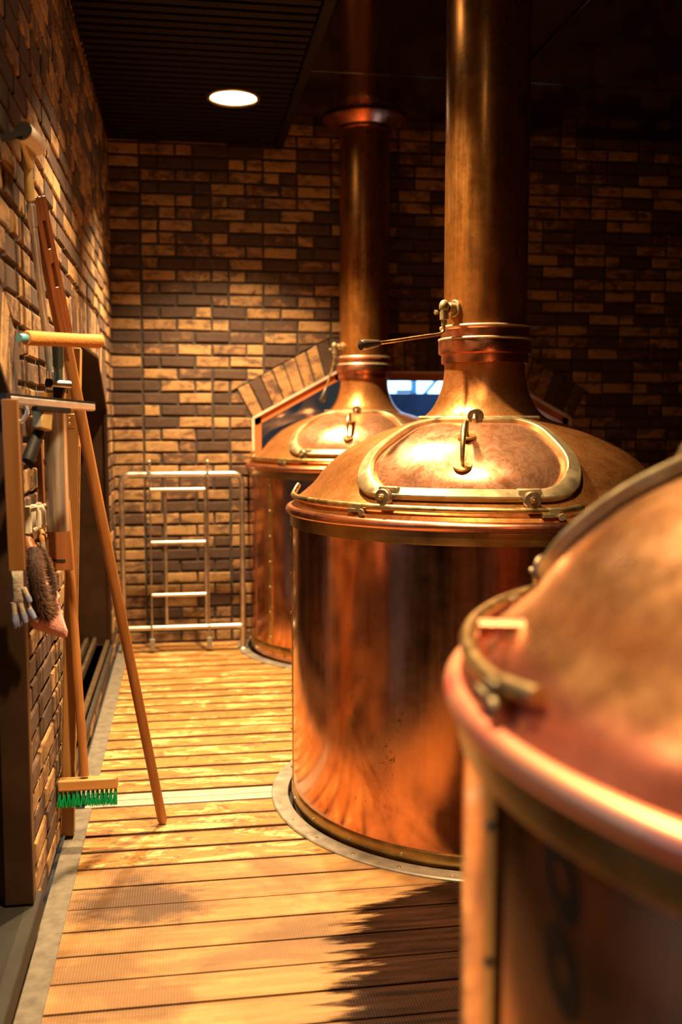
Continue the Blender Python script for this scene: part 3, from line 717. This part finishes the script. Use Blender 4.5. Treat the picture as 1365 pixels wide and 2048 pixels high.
    # short copper spout on the right of the dome
    sp_ = MB(); q = pol(hatch+spout[0], spout[2], spout[1]); o_ = pol(hatch+spout[0], 1, 0)-C; sp_.tube([q-o_*0.03, q+o_*0.02, q+o_*0.10], spout[3], 14); sp_.lathe([(0.014, 0), (0.026, 0.002), (0.026, 0.008), (0.014, 0.010)], 20, q+o_*0.005, M=o_.to_track_quat('Z', 'Y').to_matrix()); sp_.build('dome_spout', M['copper_rim'], root)
    return root, pol
LV2 = [(0.200, 1.79, 0), (0.200, 1.735, 0), (0.203, 1.712, 0), (0.222, 1.700, 0), (0.30, 1.688, 0), (0.42, 1.668, 0), (0.50, 1.656, 0)]
LV1 = [(0.200, 1.79, 0), (0.200, 1.735, 0), (0.215, 1.66, 0), (0.262, 1.53, 0)]
k1, _ = kettle(0, KET[0]['c'], 'farthest copper brew kettle, half set into the arched window of the back wall', 251, (168, 282), (219, 272), (-21, 21), 210, (196, LV1, False), M['copper_rim'], ZC, 'curl')
k2, _ = kettle(1, KET[1]['c'], 'middle copper brew kettle in sharp focus with a glaring hatch and a long brass lever', 246.8, (166, 279), (219, 270.5), (-20.5, 18.5), 172, (207, LV2, True), M['copper_rim'], ZC, 'curl')
k3, pol3 = kettle(2, KET[2]['c'], 'nearest copper brew kettle at the right edge, blurred, with a pinkish red rim', 110, (45, 187), (181, 140), (-21, 21), 181.5, (100, LV2, True), M['red_rim'], ZC, spout=(57, 1.150, 0.59, 0.012), dome_mat=M['pink_dome'])
rs = MB()                                                           # two flat dark rings laid on the front kettle's body
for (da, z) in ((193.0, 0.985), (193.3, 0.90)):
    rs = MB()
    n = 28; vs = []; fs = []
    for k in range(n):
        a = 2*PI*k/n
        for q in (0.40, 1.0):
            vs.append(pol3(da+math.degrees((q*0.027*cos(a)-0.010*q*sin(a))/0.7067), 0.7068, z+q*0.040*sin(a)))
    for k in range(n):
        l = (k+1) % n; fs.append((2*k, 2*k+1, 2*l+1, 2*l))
    rs.add(vs, fs); rs.build('ring_mark', M['dark_mark'], k3, smooth=0, label='dark ring mark')

# ================================================================ GATE AT THE BACK
gt = thing('safety_gate', 'steel tube gate with three rungs before the back brick wall', 'gate', (-0.01, 6.02, 0))
gy = 6.02
b = MB(); cr = 0.05
b.tube([(-0.372, gy, 0.0), (-0.372, gy, 1.075-cr)]+[(-0.372+cr-cr*cos(t), gy, 1.075-cr+cr*sin(t)) for t in [PI/2*k/6 for k in range(1, 7)]]+[(0.341-cr+cr*sin(t), gy, 1.075-cr+cr*cos(t)) for t in [PI/2*k/6 for k in range(0, 7)]]+[(0.341, gy, 0.0)], 0.0165, 14); b.build('outer_frame', M['rail_steel'], gt)
b = MB(); b.tube([(-0.372, gy, 0.148), (0.341, gy, 0.148)], 0.015, 12); b.build('bottom_rail', M['rail_steel'], gt)
for x in (-0.118, 0.121):
    b = MB(); b.tube([(x, gy, 0.148), (x, gy, 1.07)], 0.0105, 10); b.build('upright', M['rail_steel'], gt)
for z in (0.985, 0.668, 0.35):
    b = MB(); b.tube([(-0.203, gy-0.012, z), (0.118, gy-0.012, z)], 0.0105, 10); b.build('rung', M['rail_steel'], gt)
for x in (-0.205, 0.136):
    b = MB(); b.tube([(x, gy-0.022, 0.02), (x, gy-0.022, 1.13)], 0.0045, 8); b.tube([(x, gy-0.022, 1.125), (x, gy-0.022, 1.15)], [0.009, 0.007], 8); b.sphere((x, gy-0.022, 1.152), 0.009, 10); db = b.build('drop_bolt', M['rail_steel'], gt)
    b = MB(); b.box((x, gy-0.022, 0.055), (0.030, 0.026, 0.062)); b.box((x, gy-0.012, 1.075), (0.022, 0.03, 0.04)); b.build('bolt_keeper', M['floor_steel'], db, bevel=0.003)
for x in (-0.372, 0.341):
    b = MB(); b.disc((x, gy, 0.0), (0, 0, 1), 0.030, 0.014, 20); b.build('foot_plate', M['rail_steel'], gt)

# ================================================================ TOOLS ON THE LEFT WALL
# --- long mash paddle leaning from the floor to the wall
B0 = Vector((-0.093, 3.403, 0.012)); T0 = at(66, 394, 2.93); T0.x = -0.385
T0 = at(73, 393, 2.88)
ax = (T0-B0).normalized(); Lp = (T0-B0).length
tp = thing('mash_paddle', 'long wooden mash paddle with slotted blade leaning from floor to brick wall', 'paddle', (B0.x, B0.y, 0))
sh = Lp-0.40
b = MB(); b.tube([B0-ax*0.006, B0+ax*0.004, B0+ax*(sh*0.4), B0+ax*(sh*0.75), B0+ax*sh], [0.013, 0.0165, 0.0165, 0.0165, 0.017], 18); b.build('shaft', M['pole_wood'], tp)
side = (Vector((0.45, 0.89, 0))-ax*Vector((0.45, 0.89, 0)).dot(ax)).normalized(); nb = ax.cross(side)
b = MB(); Mx = Matrix((side, nb, ax)).transposed()
def slat3(s0, s1, l0, l1, th=0.018): b.box(B0+ax*((l0+l1)/2)+side*((s0+s1)/2), (s1-s0, th, l1-l0), Mx)
L0 = sh-0.005; L1 = Lp
slat3(-0.032, -0.009, L0+0.03, L1); slat3(0.009, 0.032, L0+0.03, L1)
for l0, l1 in ((L0+0.03, L0+0.16), (L0+0.225, L0+0.265), (L0+0.34, L1)): slat3(-0.0095, 0.0095, l0, l1)
b.prism([B0+ax*(L0-0.05)+side*0.016-nb*0.009, B0+ax*(L0+0.031)+side*0.032-nb*0.009, B0+ax*(L0+0.031)-side*0.032-nb*0.009, B0+ax*(L0-0.05)-side*0.016-nb*0.009], nb*0.018)
b.build('blade', M['red_wood'], tp, bevel=0.002)

# --- window washer pole with a white pad, upside down
hd = [at(46, 262, 2.52), at(80, 296, 2.80)]
tw = thing('window_washer', 'white padded window washer on an aluminium pole, highest tool on the wall', 'window washer', at(107, 770, 2.95))
dv = (hd[1]-hd[0]).normalized(); hc = (hd[0]+hd[1])/2; pb = at(104, 778, 2.95); pdir = (pb-hc).normalized()
b = MB(); b.tube([hd[0], hd[0]+dv*0.01, hc, hd[1]-dv*0.01, hd[1]], [0.020, 0.024, 0.024, 0.024, 0.019], 18, flat=0.75); b.build('pad', M['white_cloth'], tw)
b = MB(); b.tube([hd[0]-dv*0.014, hd[0]+dv*0.006], [0.023, 0.0235], 18, flat=0.75); b.bar(hd[0]-dv*0.006+Vector((0.0, 0, -0.006)), hd[0]-dv*0.006+Vector((-0.05, 0.0, -0.02)), 0.026, 0.014, side=dv); b.build('end_cap', M['rubber'], tw)
b = MB(); q0 = hc-dv*0.045-Vector((0.02, 0, 0.02)); q1 = at(56, 338, 2.72)
b.prism([hc-dv*0.12+Vector((-0.016, 0, -0.01)), hc+dv*0.12+Vector((-0.016, 0, -0.01)), q1+dv*0.012, q1-dv*0.012], Vector((0.012, 0, 0.0))); b.build('head_bracket', M['cream'], tw, bevel=0.003)
q2 = at(60, 398, 2.76); b = MB(); b.tube([q1-Vector((0, 0, -0.03)), q1, vl(q1, q2, 0.5), q2], [0.009, 0.011, 0.0125, 0.0135], 14); b.build('grip', M['cream'], tw)
q3 = at(66, 452, 2.78); q4 = at(101, 742, 2.90)
b = MB(); b.tube([q2, vl(q2, q3, 0.2), vl(q2, q3, 0.21), q3], [0.009, 0.009, 0.0125, 0.0125], 14); b.tube([q3, vl(q3, q4, 0.5), q4], 0.0105, 14); b.tube([q4-Vector((0, 0, -0.005)), vl(q4, pb, 0.9)], 0.0135, 14); b.build('pole', M['alu'], tw)

# --- applicator with orange sleeve
r0_, r1_ = at(52, 676, 2.60), at(199, 683, 2.86); du_ = (r1_-r0_).normalized()
ta = thing('sleeve_applicator', 'T-shaped window applicator with an orange mesh sleeve and teal handle', 'applicator', at(115, 780, 2.93))
b = MB(); b.tube([r0_, r0_+du_*0.006, vl(r0_, r1_, 0.3), vl(r0_, r1_, 0.7), r1_-du_*0.004, r1_], [0.017, 0.0195, 0.0185, 0.0185, 0.0200, 0.018], 20, flat=0.95); b.build('sleeve', M['orange_cloth'], ta)
b = MB(); b.tube([r0_-du_*0.026, r0_+du_*0.01], 0.0105, 14); b.build('bar_end', M['teal_light'], ta)
h0, h1 = at(116, 690, 2.76), at(117, 778, 2.93)
b = MB(); b.tube([h0+Vector((0, 0, 0.01)), vl(h0, h1, 0.45), vl(h0, h1, 0.46), h1, h1-Vector((0, 0, 0.05))], [0.0155, 0.0150, 0.0125, 0.012, 0.012], 16); b.build('handle', M['teal'], ta)

# --- big floor squeegee
s0, s1 = at(8, 799, 2.43), at(186, 815, 2.76); ds = (s1-s0).normalized()
ts = thing('window_squeegee', 'wide steel squeegee with a black rubber grip, across the steel holster', 'squeegee', at(84, 860, 2.60))
b = MB(); b.bar(s0, s1, 0.020, 0.018, side=Vector((0, 0, 1))); b.build('blade_bar', M['alu'], ts, bevel=0.004)
b = MB(); b.bar(s0+Vector((0, 0, 0.012))-ds*0.004, s1+Vector((0, 0, 0.012))+ds*0.004, 0.006, 0.016, side=Vector((0, 0, 1))); b.bar(s0-ds*0.006, s0+ds*0.012, 0.024, 0.022, side=Vector((0, 0, 1))); b.build('rubber_blade', M['rubber'], ts)
mc = vl(s0, s1, 0.50); b = MB(); b.bar(mc-ds*0.07-Vector((0, 0, 0.014)), mc+ds*0.07-Vector((0, 0, 0.014)), 0.014, 0.020, side=Vector((0, 0, 1))); b.build('clamp', M['rubber'], ts, bevel=0.002)
c0, c1 = at(86, 818, 2.58), at(84, 860, 2.57); b = MB(); b.bar(c0, c1, 0.044, 0.030, side=ds); b.build('socket', M['socket'], ts, bevel=0.004)
g0, g1 = at(80, 858, 2.59), at(56, 924, 2.53); b = MB(); b.tube([g0, vl(g0, g1, 0.1), vl(g0, g1, 0.9), g1], [0.014, 0.0165, 0.0185, 0.016], 16, flat=0.8); b.build('grip', M['rubber'], ts)

# --- small squeegee standing in the holster
z0_, z1_ = at(97, 766, 2.83), at(140, 769, 2.87); dz_ = (z1_-z0_).normalized()
tz = thing('small_squeegee', 'small dark squeegee standing in the steel holster below the teal handle', 'squeegee', at(113, 790, 2.88))
b = MB(); b.tube([z0_, z1_], 0.0115, 14, flat=0.8); b.build('blade_bar', M['alu'], tz)
b = MB(); b.tube([z0_-dz_*0.004, z0_+dz_*0.006], 0.0125, 14); mz = vl(z0_, z1_, 0.45); b.prism([mz-dz_*0.016+Vector((0, 0, -0.008)), mz+dz_*0.02+Vector((0, 0, -0.008)), mz+dz_*0.006+Vector((0, 0, -0.04)), mz-dz_*0.016+Vector((0, 0, -0.04))], Vector((0.004, 0.016, 0))); b.build('clamp', M['rubber'], tz)

# --- steel holster on the wall
hc0, hc1 = at(112, 786, 2.97), at(113, 1062, 2.97)
hx, hy = (hc0.x+hc1.x)/2, 2.97
th_ = thing('tool_holster', 'long streaked steel holster tube fixed to the brick pier', 'holster', (hx, hy, hc1.z))
b = MB(); R = 0.033; zt_, zb_ = hc0.z, hc1.z
b.lathe([(R-0.002, zt_), (R, zt_), (R, zb_), (R-0.002, zb_)], 40, (hx, hy, 0), closed=True); b.build('tube', M['old_steel'], th_)
b = MB(); b.lathe([(R, zt_-0.03), (R+0.004, zt_-0.03), (R+0.004, zt_), (R, zt_)], 40, (hx, hy, 0), closed=True); b.build('collar', M['brass'], th_)
b = MB(); b.box((hx+0.012, hy+0.026, (zt_+zb_)/2), (0.018, 0.022, zt_-zb_-0.03)); b.build('back_channel', M['old_steel'], th_, bevel=0.003)
b = MB()
for z in (zt_-0.08, zb_+0.06): b.box(((XL+0.004+hx-R)/2, hy, z), (max(0.01, hx-R-XL-0.004)+0.01, 0.02, 0.02))
b.build('wall_mount', M['old_steel'], th_)

# --- upright staff with brass edges
pa, pt = Vector((-0.404, 3.34, 0.012)), at(151, 697, 3.46)
tpost = thing('measuring_staff', 'square wooden staff with brass edges standing upright by the window recess', 'staff', (pa.x, pa.y, 0))
b = MB(); b.bar(pa, pt, 0.040, 0.046); b.build('staff', M['post_wood'], tpost, bevel=0.003)
axp = (pt-pa).normalized(); b = MB()
for sx, sy in ((0.0205, -0.023), (-0.0205, -0.023)): 
    o_ = Vector((sx, sy, 0)); b.bar(pa+o_+axp*0.01, pa.lerp(pt, 0.80)+o_, 0.004, 0.004)
b.build('brass_edge', M['brass'], tpost)
lk = pa.lerp(pt, (at(141, 842, 3.55).z-pa.z)/(pt.z-pa.z))
b = MB(); b.bar(lk+Vector((-0.014, -0.025, -0.024)), lk+Vector((-0.014, -0.025, 0.024)), 0.036, 0.008); b.bar(lk+Vector((-0.03, -0.01, -0.024)), lk+Vector((-0.03, -0.01, 0.024)), 0.006, 0.034); bo = b.build('lock_plate', M['brass_band'], tpost, bevel=0.002)
b = MB(); b.disc(lk+Vector((-0.014, -0.029, -0.010)), (0, -1, 0), 0.006, 0.004, 12); b.disc(lk+Vector((-0.014, -0.029, 0.008)), (0, -1, 0), 0.004, 0.004, 12); b.build('screw', M['screw'], bo)

# --- green deck brush
bA, bB = at(117, 1570, 3.25), at(236, 1563, 3.25); bd = (bB-bA).normalized(); bup = Vector((0, 0.12, 1)).normalized(); bup = (bup-bd*bup.dot(bd)).normalized(); bn = bd.cross(bup)
tb = thing('deck_brush', 'wooden deck brush with bright green bristles hanging low by the wall', 'brush', at(176, 1612, 3.25))
b = MB(); b.bar(bA, bB, 0.036, 0.052, side=bup); b.build('block', M['block_wood'], tb, bevel=0.005)
b = MB(); nt = 13
for i in range(nt):
    for r_ in range(3):
        base = vl(bA, bB, (i+0.5)/nt)-bup*0.017+bn*((r_-1)*0.015)
        for q in range(16):
            tip = base-bup*random.uniform(0.045, 0.056)+bd*random.uniform(-0.008, 0.008)+bn*random.uniform(-0.009, 0.009)-bd*0.004
            st = base+bd*random.uniform(-0.002, 0.002)+bn*random.uniform(-0.002, 0.002); b.tube([st, vl(st, tip, 0.6), tip], [0.0016, 0.0015, 0.0011], 5)
b.build('bristles', M['green'], tb, label='green bristles')
c0 = at(169, 1552, 3.25); c1 = at(138, 1100, 3.36); c2 = at(131, 1000, 3.38)
b = MB(); b.tube([c0-bup*0.0, vl(c0, c1, 0.5), c1, c2], [0.0145, 0.0145, 0.0145, 0.0145], 16); b.build('handle', M['pole_wood'], tb)
b = MB(); b.disc(vl(bA, bB, 0.48)+bup*0.017-bn*0.0, bup, 0.004, 0.003, 10); b.build('screw', M['screw'], tb)

# --- plank hanging by the near window
p0, p1 = at(20, 798, 2.40), at(34, 1141, 2.40)
o_ = MB(); o_.bar(p0, p1, 0.036, 0.022, side=Vector((1, 0, 0))); tag(o_.build('wooden_batten', M['plank_wood'], bevel=0.002), 'plain wooden batten hanging against the dark near window frame', 'batten')

# --- scraper boards
sa = [at(95, 1058, 3.08), at(128, 1058, 3.08), at(145, 1141, 3.08), at(95, 1141, 3.08)]
t1 = thing('scraper_board', 'reddish wooden scraper board with a slot, behind the steel holster', 'scraper', sa[3])
b = MB(); top = [at(90, 870, 3.08), at(124, 862, 3.08)]; b.prism([top[0], top[1], sa[2], sa[3]], Vector((0.004, 0.014, 0))); b.build('board', M['board_wood'], t1, bevel=0.002)
b = MB(); b.bar(at(103, 1121, 3.078), at(131, 1121, 3.078), 0.006, 0.003, side=Vector((0, 0, 1))); b.build('slot', M['dark'], t1)
b = MB(); q = [at(57, 878, 3.0), at(82, 878, 3.0), at(89, 1056, 3.0), at(66, 1056, 3.0)]
b.prism(q, Vector((0.004, 0.016, 0))); t2 = tag(b.build('wooden_board', M['board_wood'], bevel=0.002), 'dark narrow board standing behind the black squeegee grip', 'board')

# --- plastic hooks on the wall
for i, (x, y, Y, lab) in enumerate(((51, 1040, 2.76, 'white plastic wall clip nearest the batten'), (60, 1036, 2.86, 'white plastic wall clip, middle one of three'), (69, 1031, 2.96, 'white plastic wall clip nearest the steel holster'))):
    c = at(x, y, Y); t_ = thing('wall_clip', lab, 'clip', c, 'white plastic clips on the brick pier')
    b = MB(); b.box((XL+0.018, c.y, c.z), (0.016, 0.03, 0.075)); b.build('base', M['white_plastic'], t_, bevel=0.003)
    b = MB(); x0 = XL+0.02; b.tube([(x0, c.y, c.z+0.026), (x0+0.022, c.y, c.z+0.030), (x0+0.026, c.y, c.z+0.018), (x0+0.026, c.y, c.z-0.02), (x0+0.014, c.y, c.z-0.028)], 0.0065, 8); b.build('jaw', M['white_plastic'], t_)
hk = at(50, 822, 2.62); b = MB(); b.tube(spline([(XL+0.004, 2.62, hk.z+0.03), (XL+0.03, 2.62, hk.z+0.028), (XL+0.045, 2.62, hk.z), (XL+0.03, 2.62, hk.z-0.026), (XL+0.012, 2.62, hk.z-0.02)], 6), 0.006, 10); b.disc((XL+0.004, 2.62, hk.z+0.03), (1, 0, 0), 0.018, 0.006, 16)
tag(b.build('wall_hook', M['alu']), 'bent metal hook on the bricks under the wide squeegee', 'hook')

# --- brown coir brush
tf = thing('coir_brush', 'shaggy brown coir loop brush hanging over the pink cloth', 'brush', at(80, 1236, 2.72))
fa = spline([at(66, 1100, 2.74), at(70, 1140, 2.70), at(78, 1190, 2.70), at(88, 1222, 2.71), at(100, 1212, 2.73), at(106, 1180, 2.74), at(100, 1145, 2.75), at(88, 1112, 2.75), at(72, 1098, 2.75)], 8)
rr = [0.022+0.010*sin(PI*min(1, i/34)) if i < 34 else 0.013 for i in range(len(fa))]
b = MB(); b.tube(fa, [r*0.75 for r in rr], 12); b.build('core', M['fur_dark'], tf)
b = MB()
for i in range(6000):
    k = random.randrange(len(fa)-1); p = fa[k].lerp(fa[k+1], random.random()); tn = (fa[k+1]-fa[k]).normalized()
    u = tn.orthogonal().normalized(); u.rotate(Matrix.Rotation(random.uniform(0, 2*PI), 3, tn)); u = (u+tn*random.uniform(-0.1, 0.45)).normalized()
    s_ = p+u*rr[k]*0.6; e = p+u*rr[k]*random.uniform(0.9, 1.45)+Vector((0, 0, -0.002)); w_ = u.orthogonal().normalized()*0.0009
    b.add([s_-w_, s_+w_, e], [(0, 1, 2)])
b.build('bristles', M['fur'], tf, smooth=0)
b = MB(); b.tube([at(64, 1104, 2.74), at(56, 1082, 2.75), at(50, 1072, 2.76)], [0.016, 0.015, 0.009], 12); b.build('wire_stem', M['board_wood'], tf, label='stubby wooden stem')
tn_ = thing('hand_brush', 'small wooden handle with a pale tip hanging beside the white clips', 'brush handle', at(88, 1108, 2.98))
b = MB(); b.tube([at(78, 1050, 3.0), at(84, 1072, 2.98), at(88, 1082, 2.98)], [0.006, 0.011, 0.013], 12); b.build('handle', M['block_wood'], tn_)
b = MB(); b.tube([at(88, 1082, 2.98), at(90, 1106, 2.98)], [0.0128, 0.011], 12); b.build('tip', M['white_plastic'], tn_)

# --- pink knitted cloth and grey gloves
ol = [(58, 1164), (80, 1158), (100, 1164), (113, 1178), (120, 1192), (117, 1202), (127, 1236), (136, 1264), (134, 1274), (126, 1276), (96, 1268), (70, 1258), (54, 1246), (46, 1228), (47, 1206), (52, 1184)]
tk = thing('knitted_cloth', 'pink knitted cloth bag hanging behind the coir brush', 'cloth', at(90, 1276, 2.80))
b = MB(); b.pillow([at(x, y, 2.80) for x, y in ol], 0.045, (0.25, -1, 0.1), 6, 0.12); b.build('cloth', M['pink'], tk)
b = MB(); b.pillow([at(x, y, 2.775) for x, y in ((47, 1204), (54, 1205), (63, 1222), (64, 1236), (56, 1244), (48, 1232))], 0.02, (0.1, -1, 0), 4); b.build('lining', M['crimson'], tk, label='crimson lining')
tg = thing('work_glove', 'grey knit work glove with blue grey fingertips hanging by the near window', 'glove', at(40, 1262, 2.56))
b = MB(); pg = [at(22, 1140, 2.56), at(46, 1140, 2.56), at(47, 1170, 2.56), at(50, 1205, 2.56), at(44, 1212, 2.56), at(30, 1216, 2.56), at(24, 1210, 2.56), at(23, 1175, 2.56)]
b.pillow(pg, 0.026, (0.1, -1, 0), 5)
fing = [((27, 1205), (29, 1228), (30, 1258)), ((33, 1207), (36, 1230), (39, 1255)), ((40, 1206), (46, 1226), (52, 1248)), ((45, 1196), (58, 1218), (70, 1240)), ((46, 1176), (54, 1192), (60, 1206))]
fp = [[at(x, y, 2.555+0.006*(i % 2)) for x, y in f] for i, f in enumerate(fing)]
for f in fp: b.tube([f[0], vl(f[0], f[1], 0.5), f[1]], [0.0075, 0.0075, 0.0072], 10)
b.build('knit', M['grey_knit'], tg)
for f in fp:
    b = MB(); b.tube([f[1], vl(f[1], f[2], 0.4), vl(f[1], f[2], 0.85), f[2]], [0.0078, 0.0082, 0.0074, 0.003], 12); b.build('fingertip', M['blue_grey'], tg)
